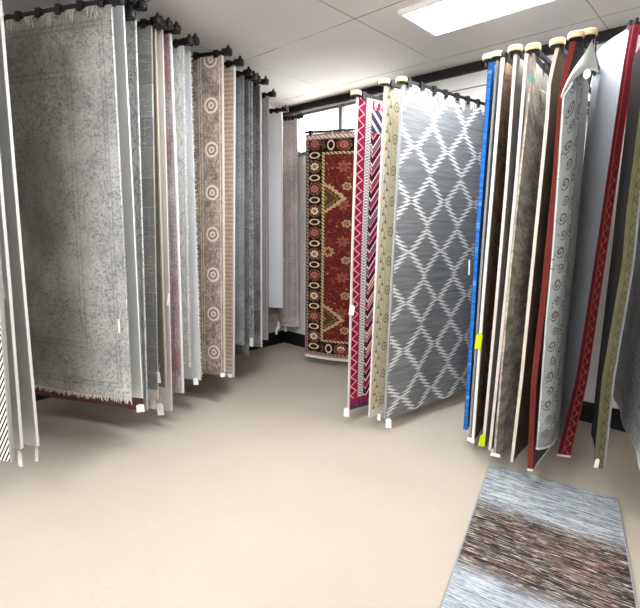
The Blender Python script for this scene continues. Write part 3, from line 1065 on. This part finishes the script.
    if r.get('hem'):
        HB = 0.02 if key == 'persian' else 0.007
        vs, fs = [], []
        for k in range(len(ss)):
            for a, b in ((-0.006, 0.006), (thick + 0.002, 0.006), (thick + 0.003, -HB), (-0.007, -HB)):
                p = P(k, 1.0, a); vs.append(loc((p[0], p[1], p[2] + b)))
            if k:
                b0 = (k - 1) * 4
                for q in range(4): fs.append((b0 + q, b0 + 4 + q, b0 + 4 + (q + 1) % 4, b0 + (q + 1) % 4))
        fs += [(0, 1, 2, 3), tuple((len(ss) - 1) * 4 + q for q in (3, 2, 1, 0))]
        mesh_from('hem_band', vs, fs, EM[r['hem']], root, False)
    if r.get('flap'):                         # the top corner slumps forward and shows its back
        N, Mn = 14, 8; up = FLAP['upper']; lo = FLAP['lower']; vs, fs = [], []
        def bez(c, t):
            c = [Vector(q) for q in c]
            while len(c) > 1: c = [a.lerp(b, t) for a, b in zip(c, c[1:])]
            return c[0]
        for side in (0, 1):
            for a in range(N + 1):
                for b in range(Mn + 1):
                    p = bez(up, a / N).lerp(bez(lo, a / N), b / Mn)
                    bul = math.sin(math.pi * b / Mn) * 0.035 * math.sin(math.pi * min(1, a / N + 0.1))
                    p = p + Vector((-0.45, -0.89, 0)) * (bul + side * 0.009); vs.append(loc(p))
        q = (N + 1) * (Mn + 1)
        for a in range(N):
            for b in range(Mn):
                A, B, C2, D = a * (Mn + 1) + b, a * (Mn + 1) + b + 1, (a + 1) * (Mn + 1) + b + 1, (a + 1) * (Mn + 1) + b
                fs += [(A, B, C2, D), (q + D, q + C2, q + B, q + A)]
        for a in range(N):
            for b in (0, Mn):
                A, D = a * (Mn + 1) + b, (a + 1) * (Mn + 1) + b; fs.append((A, D, q + D, q + A))
        o = mesh_from('folded_corner', vs, fs, flat('fold_back', (188, 188, 186), 0.95, 0.1), root, True)
        o['label'] = 'pale grey folded corner'
        mb = MB(); c = Vector(FLAP['sticker']); e = Vector((0.88, -0.47, 0)) 
        p = []
        for k2 in (0, 1):
            for j in range(14):
                t = 6.283 * j / 14; p.append(loc(c + e * 0.016 * math.cos(t) + Vector((0, 0, 0.022 * math.sin(t))) + Vector((-0.45, -0.89, 0)) * 0.003 * k2))
        mb.add(p, [tuple(reversed(range(14))), tuple(14 + j for j in range(14))] + [(j, (j + 1) % 14, 14 + (j + 1) % 14, 14 + j) for j in range(14)])
        mb.build('sticker', TAGM['white'], root)
    for tx, ty, tz, tw, th, tc in r['tags']:
        mb = MB(); a = rng.uniform(-0.5, 0.5) + math.radians(12); ex = Vector((math.cos(a), -math.sin(a), 0)); tilt = rng.uniform(-0.18, 0.18)
        ez = Vector((math.sin(tilt) * ex.x, math.sin(tilt) * ex.y, math.cos(tilt))); ey = ex.cross(ez).normalized()
        exx = ez.cross(ey).normalized()
        c = Vector((tx, ty, tz)); hw, hh = tw / 2, th / 2
        prof = [(-hw, -hh), (hw, -hh), (hw, hh * 0.72), (hw * 0.45, hh), (-hw * 0.45, hh), (-hw, hh * 0.72)] if th > tw else [(-hw, -hh), (hw, -hh), (hw, hh), (-hw, hh)]
        n = len(prof); p = []
        for k2 in (0.0006, -0.0006):
            for x, z in prof:
                bend = 0.12 * (z / max(hh, 1e-3)) ** 2 * hh
                p.append(loc(c + exx * x + ez * z + ey * (k2 + bend)))
        mb.add(p, [tuple(range(n)), tuple(reversed(range(n, 2 * n)))] + [(j, n + j, n + (j + 1) % n, (j + 1) % n) for j in range(n)])
        t = mb.build('price_tag', TAGM[tc], root)
        if tc in ('yellow', 'teal'): t['label'] = tc + ' price tag' if tc == 'yellow' else 'teal sticker'
        if th > 0.06 and tc in ('white', 'yellow'):
            mb = MB(); topc = c + ez * hh * 0.86; mb.tube([loc(topc), loc(topc + Vector((0.004, 0.006, 0.03))), loc(topc + Vector((0.008, 0.02, 0.05)))], 0.0012, 4)
            s2 = mb.build('tag_string', M_STRING, t); 
    # ---- its swing arm
    xt, yt = r['edge'][0][0], y0
    top = zt + (0.14 if r.get('flap') else 0.0)
    if r.get('flap'): xt, yt = FLAP['arm'][0], FLAP['arm'][1]; top = FLAP['arm'][2]
    off = Vector((nrm[-1][0], nrm[-1][1], 0)) * 0.003
    h = Vector((math.sin(math.radians(heading(L))), math.cos(math.radians(heading(L))), 0))
    if lip: xt += path[2][0]; yt += path[2][1]
    tip = Vector((xt, yt, top + 0.022)) + off
    reach = r['wall'] - 0.1
    if r.get('flap'): reach = 1.0
    if key == 'persian': reach = min(reach, L + 0.06); h = Vector((path[-1][0], path[-1][1], 0)).normalized()
    if key in ('white31', 'olive32'): reach = 0.85; h = Vector((path[-1][0] - path[2][0], path[-1][1] - path[2][1], 0)).normalized()
    piv = tip + h * reach
    arm = empty('swing_arm', piv, r['arm_label'], 'swing arm', 'swing arms of the left rug rack' if left else 'swing arms of the right rug rack')
    al = lambda p: tuple(Vector(p) - piv)
    nn = Vector((h.y, -h.x, 0))
    out = 0.035 if left else 0.01
    mb = MB(); a = tip - h * out; b = piv
    mb.box(al((a + b) / 2), (b - a) / 2, nn * 0.008, Vector((0, 0, 0.011))); mb.build('bar', M_BLACK, arm)
    mb = MB(); mb.lathe(al(piv + Vector((0, 0, -0.05))), [(0.0095, 0), (0.0095, 0.08)], 12); mb.build('pivot_sleeve', M_BLACK, arm, False)
    if left:
        c = tip - h * (out + 0.012)
        R = 0.03
        mb = MB(); mb.lathe(al(c + Vector((0, 0, -0.022))), [(R * 0.86, 0), (R, 0.008), (R, 0.03), (R * 0.84, 0.044), (R * 0.3, 0.048)], 14); mb.build('end_cap', M_CAP, arm)
        mb = MB(); mb.lathe(al(c + Vector((0, 0, 0.0255))), [(0.011, 0), (0.012, 0.01), (0.006, 0.022)], 8); mb.build('cap_knob', M_CAP, arm)
        mb = MB(); mb.box(al(tip - h * 0.016), h * 0.014, nn * 0.018, Vector((0, 0, 0.021))); mb.build('end_clamp', M_CAP, arm)
    elif not (r['key'] in ('persian', 'white31', 'olive32', 'grey33') or r.get('nopuck')):
        c = tip + Vector((0, 0, -0.032)) - h * 0.012
        mb = MB(); mb.lathe(al(c), [(0.028, 0.0105), (0.032, 0.012), (0.032, 0.016)], 20); mb.build('cap_underside_shade', M_CAP, arm)  # black disc standing in for the shaded underside of the wooden puck
        mb = MB(); mb.lathe(al(c + Vector((0, 0, 0.0165))), [(0.037, 0), (0.039, 0.004), (0.039, 0.024), (0.036, 0.028)], 24); mb.build('end_cap', M_PUCK, arm)
    nc = r.get('clips', 4)
    for k in range(nc):
        d = 0.05 + (min(L, 1.3) - 0.1) * k / max(1, nc - 1)
        if key == 'scroll30' and k > 1: break
        if key in ('persian', 'white31', 'olive32') and k: break
        mb = MB()
        for sg in (-1, 1):
            mb.box(al(tip + h * d + nn * sg * (0.03 if key == 'blue' else 0.018) + Vector((0, 0, -0.014))), h * 0.015, nn * 0.0035, Vector((0, 0, 0.022)))
        mb.box(al(tip + h * d + Vector((0, 0, 0.014))), h * 0.019, nn * (0.033 if key == 'blue' else 0.021), Vector((0, 0, 0.003)))
        mb.build('clip', M_BLACK, arm)

FLAP = {'upper': [(1.18, 2.42, 2.142), (1.218, 2.42, 2.286), (1.295, 2.46, 2.327), (1.351, 2.5, 2.434)], 'lower': [(1.174, 2.4, 2.128), (1.207, 2.38, 2.228), (1.29, 2.4, 2.28), (1.379, 2.46, 2.268)], 'sticker': (1.263, 2.35, 2.228), 'arm': (1.331, 2.5, 2.439)}
for i, r in enumerate(RUGS): build_rug(r, i)

# ------------------------------------------------------------------ the runner rug lying on the floor
def floor_rug():
    A = Vector((1.101, 2.738, 0)); ex = Vector((0.8385, -0.545, 0)).normalized(); ez = Vector((-0.472, -0.8815, 0)).normalized()
    ez = (ez - ex * ez.dot(ex) * 0.0).normalized()
    W, Ln, th = 0.69, 2.0, 0.011
    root = empty('runner_rug', A, 'striped grey, brown and pale blue runner rug lying flat on the beige carpet', 'rug')
    nu, nv = 14, 40; vs, uvs, fs = [], [], []
    for lay in (th, 0.001):
        for j in range(nv + 1):
            for i in range(nu + 1):
                p = ex * (W * i / nu) + ez * (Ln * j / nv); z = lay + (0.0015 * math.sin(i * 0.9) * math.sin(j * 0.5) + 0.0015 if lay > 0.002 else 0)
                vs.append((p.x, p.y, z)); uvs.append((W * i / nu, Ln * j / nv))
    m = nu + 1; q = m * (nv + 1)
    for j in range(nv):
        for i in range(nu):
            a = j * m + i; fs += [(a, a + m, a + m + 1, a + 1), (q + a, q + a + 1, q + a + m + 1, q + a + m)]
    for j in range(nv):
        a = j * m; fs.append((a, q + a, q + a + m, a + m)); a = j * m + nu; fs.append((a, a + m, q + a + m, q + a))
    for i in range(nu):
        fs.append((i, i + 1, q + i + 1, q + i)); a = nv * m + i; fs.append((a, q + a, q + a + 1, a + 1))
    g = G('runner_pile'); u, v = g.uv()
    wob = g.noise(u * 3, v * 5, 2.0, 3) * 0.12 - 0.06
    vv = v + wob
    s1 = g.noise(u * 5, v * 95, 1.0, 4, 0.72, 0.4); s2 = g.noise(u * 16, v * 150, 3.0, 3, 0.75); s3 = g.noise(u * 3, v * 40, 8.0, 2)
    light = g.mix(s1.over(0.47, 0.12), lin((176, 182, 186)), lin((124, 130, 137)))
    light = g.mix(s3.over(0.56, 0.1) * 0.6, light, lin((190, 197, 192)))
    light = g.mix(s2.over(0.57, 0.06) * 0.9, light, lin((66, 66, 74)))
    dark = g.mix(s1.over(0.5, 0.10), lin((124, 111, 100)), lin((42, 35, 33)))
    dark = g.mix(s2.over(0.55, 0.06), dark, lin((34, 28, 30)))
    dark = g.mix(s3.over(0.60, 0.06) * s2.under(0.5, 0.1) * 0.7, dark, lin((140, 92, 84)))
    dark = g.mix(g.noise(u * 14, v * 120, 12.0, 2).over(0.62, 0.05) * 0.9, dark, lin((184, 178, 170)))
    blue = g.mix(s1.over(0.5, 0.16), lin((180, 186, 194)), lin((136, 142, 152)))
    blue = g.mix(s2.over(0.57, 0.05) * 0.8, blue, lin((84, 86, 98)))
    c = g.mix((vv + s2 * 0.16 - 0.08).over(0.47, 0.12), light, dark)
    c = g.mix((vv + s2 * 0.12 - 0.06).over(1.02, 0.1), c, blue)
    mesh_from('pile', vs, fs, g.done(c, 0.95, s2, 0.003, 0.5), root, False, uvs)
    for nm, p0, p1 in (('binding', (0, 0), (0, Ln)), ('binding', (W, 0), (W, Ln)), ('binding', (0, 0), (W, 0))):
        mb = MB(); pts = []
        for k in range(9):
            t = k / 8; p = ex * (p0[0] + (p1[0] - p0[0]) * t) + ez * (p0[1] + (p1[1] - p0[1]) * t); pts.append((p.x, p.y, 0.0075))
        mb.tube(pts, 0.0065, 6); mb.build(nm, EM['grey'], root)
floor_rug()

# ------------------------------------------------------------------ rack rails the arms swing from
def rail(name, p0, p1, zs, label):
    p0, p1 = Vector(p0 + (0,)), Vector(p1 + (0,)); c = (p0 + p1) / 2; d = (p1 - p0)
    root = empty(name, (c.x, c.y, 0), label, 'rack rail')
    n = Vector((d.y, -d.x, 0)).normalized()
    for z in zs:
        mb = MB(); mb.box((0, 0, z), d / 2, n * 0.012, Vector((0, 0, 0.016))); mb.build('rail_bar', M_BLACK, root)
    SG = 1 if (n.x * CORNER[0] + n.y * CORNER[1] > 0) else -1
    for t in (0.03, 0.35, 0.68, 0.97):
        q = p0 + d * t - c + n * 0.03 * SG; mb = MB(); mb.box((q.x, q.y, (zs[0] + zs[-1]) / 2), d.normalized() * 0.02, n * 0.012, Vector((0, 0, abs(zs[0] - zs[-1]) / 2 + 0.05))); mb.build('wall_bracket', M_BLACK, root)
rail('rack_rail', room(1.15, 0.05), room(4.6, 0.05), (2.395, 2.34), 'black double rail on the rear wall behind the right rugs')
def leftpt(t, d): return (CORNER[0] + t * WL[0] + d * NL[0], CORNER[1] + t * WL[1] + d * NL[1])
rail('rack_rail', leftpt(0.15, 0.04), leftpt(5.0, 0.04), (2.745, 2.69), 'black double rail on the left wall holding the left rugs')

# ------------------------------------------------------------------ room shell
def carpet():
    g = G('beige_carpet'); x, y, z = g.obj()
    n = g.noise(x * 1.1, y * 1.1, 0.0, 4, 0.6); f = g.noise(x * 130, y * 130, 0.0, 2); b = g.noise(x * 9, y * 9, 3.0, 3)
    c = g.mix(n.over(0.5, 0.6), lin((178, 169, 156)), lin((170, 160, 147)))
    c = g.mix(f.over(0.55, 0.25) * 0.22, c, lin((168, 155, 138))); c = g.mix(b.over(0.6, 0.2) * 0.10, c, lin((178, 166, 150)))
    return g.done(c, 0.9, f, 0.004, 0.4, 0.12)
mb = MB(); mb.box((0.3, 1.0, -0.05), (6.5, 0, 0), (0, 7.5, 0), (0, 0, 0.05)); structure(mb.build('floor', carpet()))

def ceiling_mat():
    g = G('ceiling_panels'); x, y, z = g.obj()
    # metres along / out from the rear wall
    t = (x - CORNER[0]) * WB[0] + (y - CORNER[1]) * WB[1]; d = (x - CORNER[0]) * NB[0] + (y - CORNER[1]) * NB[1]
    n = g.noise(x * 2, y * 2, 0.0, 3); f = g.noise(x * 60, y * 60, 0.0, 3)
    c = g.mix(n.over(0.5, 0.7), lin((228, 225, 222)), lin((222, 218, 214)))
    c = g.mix(f.over(0.62, 0.2) * 0.15, c, lin((200, 195, 190)))
    seam = (d - 0.28 - 0.53).cell(1.06).abs().under(0.005, 0.003).max((t - 3.4 - 0.61).cell(1.22).abs().under(0.004, 0.003))
    c = g.mix(seam * (g.noise(x * 1.5, y * 1.5, 7.0).over(0.47, 0.2) * 0.6 + 0.25), c, lin((120, 112, 106)))
    return g.done(c, 0.9, f, 0.002, 0.3)
# the ceiling has a recess for each light fixture, so it is built as strips around them
FIX = [(2.47, 0.785, 1.25), (2.0, 2.05, 1.25), (2.5, 4.9, 1.25), (3.6, 6.2, 1.25)]  # first fixture is in view, the others are added unseen to light the room
FW = 0.47
mb = MB(); c3 = room(3.2, 3.6)
mb.box((c3[0], c3[1], H_CEIL + 0.08), Vector((WB[0], WB[1], 0)) * 5.0, Vector((NB[0], NB[1], 0)) * 5.0, Vector((0, 0, 0.08)))
structure(mb.build('ceiling', ceiling_mat()))

def wall_mat(name, c):
    g = G(name); x, y, z = g.obj(); n = g.noise(x * 3, y * 3, z * 3, 3); f = g.noise(x * 90, y * 90, z * 90, 2)
    return g.done(g.mix(n.over(0.5, 0.7), lin(c), lin(tuple(k * 0.95 for k in c))), 0.8, f, 0.001, 0.2)
M_WALL = wall_mat('wall_paint', (228, 226, 222))
X, Nn = Vector((WB[0], WB[1], 0)), Vector((NB[0], NB[1], 0))
def wbox(mb, t0, t1, d0, d1, z0, z1, X=X, N=Nn):
    o = Vector((CORNER[0], CORNER[1], 0)); c = o + X * (t0 + t1) / 2 + N * (d0 + d1) / 2 + Vector((0, 0, (z0 + z1) / 2))
    mb.box(c, X * (t1 - t0) / 2, N * (d1 - d0) / 2, Vector((0, 0, (z1 - z0) / 2)))
WT0, WT1, WZ0, WZ1 = 0.16, 1.62, 2.33, 2.80
mb = MB()
wbox(mb, -0.1, 7.8, -0.12, 0, 0, WZ0); wbox(mb, -0.1, 7.8, -0.12, 0, WZ1, H_CEIL); wbox(mb, -0.1, WT0, -0.12, 0, WZ0, WZ1); wbox(mb, WT1, 7.8, -0.12, 0, WZ0, WZ1)
structure(mb.build('wall_back', M_WALL))
XL, NLv = Vector((WL[0], WL[1], 0)), Vector((NL[0], NL[1], 0))
mb = MB(); wbox(mb, 0, 7.6, -0.12, 0, 0, H_CEIL, XL, NLv); structure(mb.build('wall_left', M_WALL))
# unseen walls added behind the viewpoint; the front one's slots meter the daylight
def front(name, X0, N0, t0, t1, at):
    mb = MB()
    wbox(mb, t0, t1, at, at + 0.12, 0, 1.85, X0, N0); wbox(mb, t0, t1, at, at + 0.12, 2.5, H_CEIL, X0, N0)
    k = t0
    while k < t1 - 0.3:
        wbox(mb, k, k + 0.3, at, at + 0.12, 1.85, 2.5, X0, N0); k += 2.4
    structure(mb.build(name, M_WALL))
front('wall_front_baffle', X, Nn, 0.0, 7.8, 7.6)  # unseen; slot height sets how much daylight enters
mb = MB(); wbox(mb, 0.0, 7.6, 7.8, 7.92, 0, H_CEIL, XL, NLv); structure(mb.build('wall_right_baffle', M_WALL))  # out of view, left solid to darken the right rugs
M_DARK = flat('dark_trim', (36, 30, 32), 0.5, 0.3)
M_FRAME = flat('window_aluminium', (120, 122, 130), 0.4, 0.5)
mb = MB(); wbox(mb, 0.0, 7.6, 0.0, 0.03, H_CEIL - 0.075, H_CEIL); structure(mb.build('trim_1', M_DARK))
mb = MB(); wbox(mb, 1.7, 7.6, 0.0, 0.004, 2.682, 2.691); structure(mb.build('trim_2', flat('panel_groove', (120, 114, 110))))
mb = MB(); wbox(mb, 0.02, 7.6, 0.0, 0.018, 0.0, 0.16); structure(mb.build('baseboard_back', flat('black_base', (18, 18, 22))))
mb = MB(); wbox(mb, 0.0, 7.4, 0.0, 0.018, 0.0, 0.16, XL, NLv); structure(mb.build('baseboard_left', flat('black_base_left', (18, 18, 22))))
mb = MB(); 
for a, b, z0, z1 in ((WT0, WT1, WZ0, WZ0 + 0.035), (WT0, WT1, WZ1 - 0.03, WZ1), (WT0, WT0 + 0.035, WZ0, WZ1), (WT1 - 0.035, WT1, WZ0, WZ1), (0.845, 0.895, WZ0, WZ1)):
    wbox(mb, a, b, -0.09, -0.03, z0, z1)
win = structure(mb.build('window_1', M_FRAME))
mb = MB(); wbox(mb, WT0 - 0.02, WT1 + 0.02, -0.03, 0.02, WZ0 - 0.02, WZ0 + 0.005); mb.build('window_sill', M_FRAME, win)
gg = bpy.data.materials.new('window_glass'); gg.use_nodes = True; nt = gg.node_tree; nt.nodes.clear()
go = nt.nodes.new('ShaderNodeOutputMaterial'); gl = nt.nodes.new('ShaderNodeBsdfGlass'); gl.inputs['Roughness'].default_value = 0.0; gl.inputs['IOR'].default_value = 1.02
nt.links.new(gl.outputs[0], go.inputs[0])
for a, b in ((WT0 + 0.035, 0.845), (0.895, WT1 - 0.035)):
    mb = MB(); wbox(mb, a, b, -0.063, -0.057, WZ0 + 0.035, WZ1 - 0.03); mb.build('window_pane', gg, win)

# ------------------------------------------------------------------ ceiling light fixtures
def glow(name, c, s):
    m = bpy.data.materials.new(name); m.use_nodes = True; nt = m.node_tree; nt.nodes.clear()
    o = nt.nodes.new('ShaderNodeOutputMaterial'); e = nt.nodes.new('ShaderNodeEmission'); e.inputs[0].default_value = c; e.inputs[1].default_value = s
    nt.links.new(e.outputs[0], o.inputs[0]); return m
LIGHT = 27.0
M_GLOW = glow('fluorescent_diffuser', (0.975, 0.99, 1.0, 1), LIGHT)
M_WHITE = flat('white_enamel', (236, 238, 240), 0.4, 0.4)
FLAB = ['rectangular fluorescent ceiling light with white frame above the right rugs', 'added unseen ceiling light over the aisle, brightening the far floor', 'added unseen ceiling light beside the viewpoint, brightening the left rugs', 'added unseen fill light on the ceiling farthest behind the viewpoint']
for k, (t0, d0, ln) in enumerate(FIX):
    c = room(t0 + ln / 2, d0 + FW / 2); root = empty('ceiling_light', (c[0], c[1], H_CEIL), FLAB[k], 'ceiling light', 'fluorescent ceiling lights')
    mb = MB(); w = 0.022
    for cx, cy, hx, hy in ((0, FW / 2 - w / 2, ln / 2, w / 2), (0, -FW / 2 + w / 2, ln / 2, w / 2), (ln / 2 - w / 2, 0, w / 2, FW / 2 - w), (-ln / 2 + w / 2, 0, w / 2, FW / 2 - w)):
        q = X * cx + Nn * cy; mb.box((q.x, q.y, -0.016), X * hx, Nn * hy, Vector((0, 0, 0.0155)))
    mb.build('light_frame', M_WHITE, root)
    mb = MB(); mb.box((0, 0, -0.007), X * (ln / 2 - w - 0.001), Nn * (FW / 2 - w - 0.001), Vector((0, 0, 0.005))); mb.build('diffuser', M_GLOW, root)

# ------------------------------------------------------------------ daylight, camera, view
w = bpy.data.worlds.new('World'); scn.world = w; w.use_nodes = True
bg = w.node_tree.nodes['Background']; bg.inputs[0].default_value = (0.97, 0.985, 1.0, 1); bg.inputs[1].default_value = 10.0
cam = bpy.data.cameras.new('Camera'); co = bpy.data.objects.new('Camera', cam); COL.objects.link(co)
cam.sensor_fit = 'HORIZONTAL'; cam.sensor_width = 36.0; cam.lens = 36.0 * 460 / 640; cam.clip_start = 0.02
co.location = (0, 0, 1.5)
pitch = math.atan(78 / 460)
from mathutils import Matrix
co.rotation_euler = (Matrix.Rotation(math.pi / 2 - pitch, 4, 'X') @ Matrix.Rotation(math.radians(0.6) * 1, 4, 'Z')).to_euler()
scn.camera = co
scn.cycles.use_denoising = True
scn.cycles.max_bounces = 8; scn.cycles.diffuse_bounces = 5
scn.view_settings.view_transform = 'Standard'; scn.view_settings.look = 'None'
scn.view_settings.gamma = 1.0; scn.view_settings.use_curve_mapping = False
scn.view_settings.exposure = 0.8
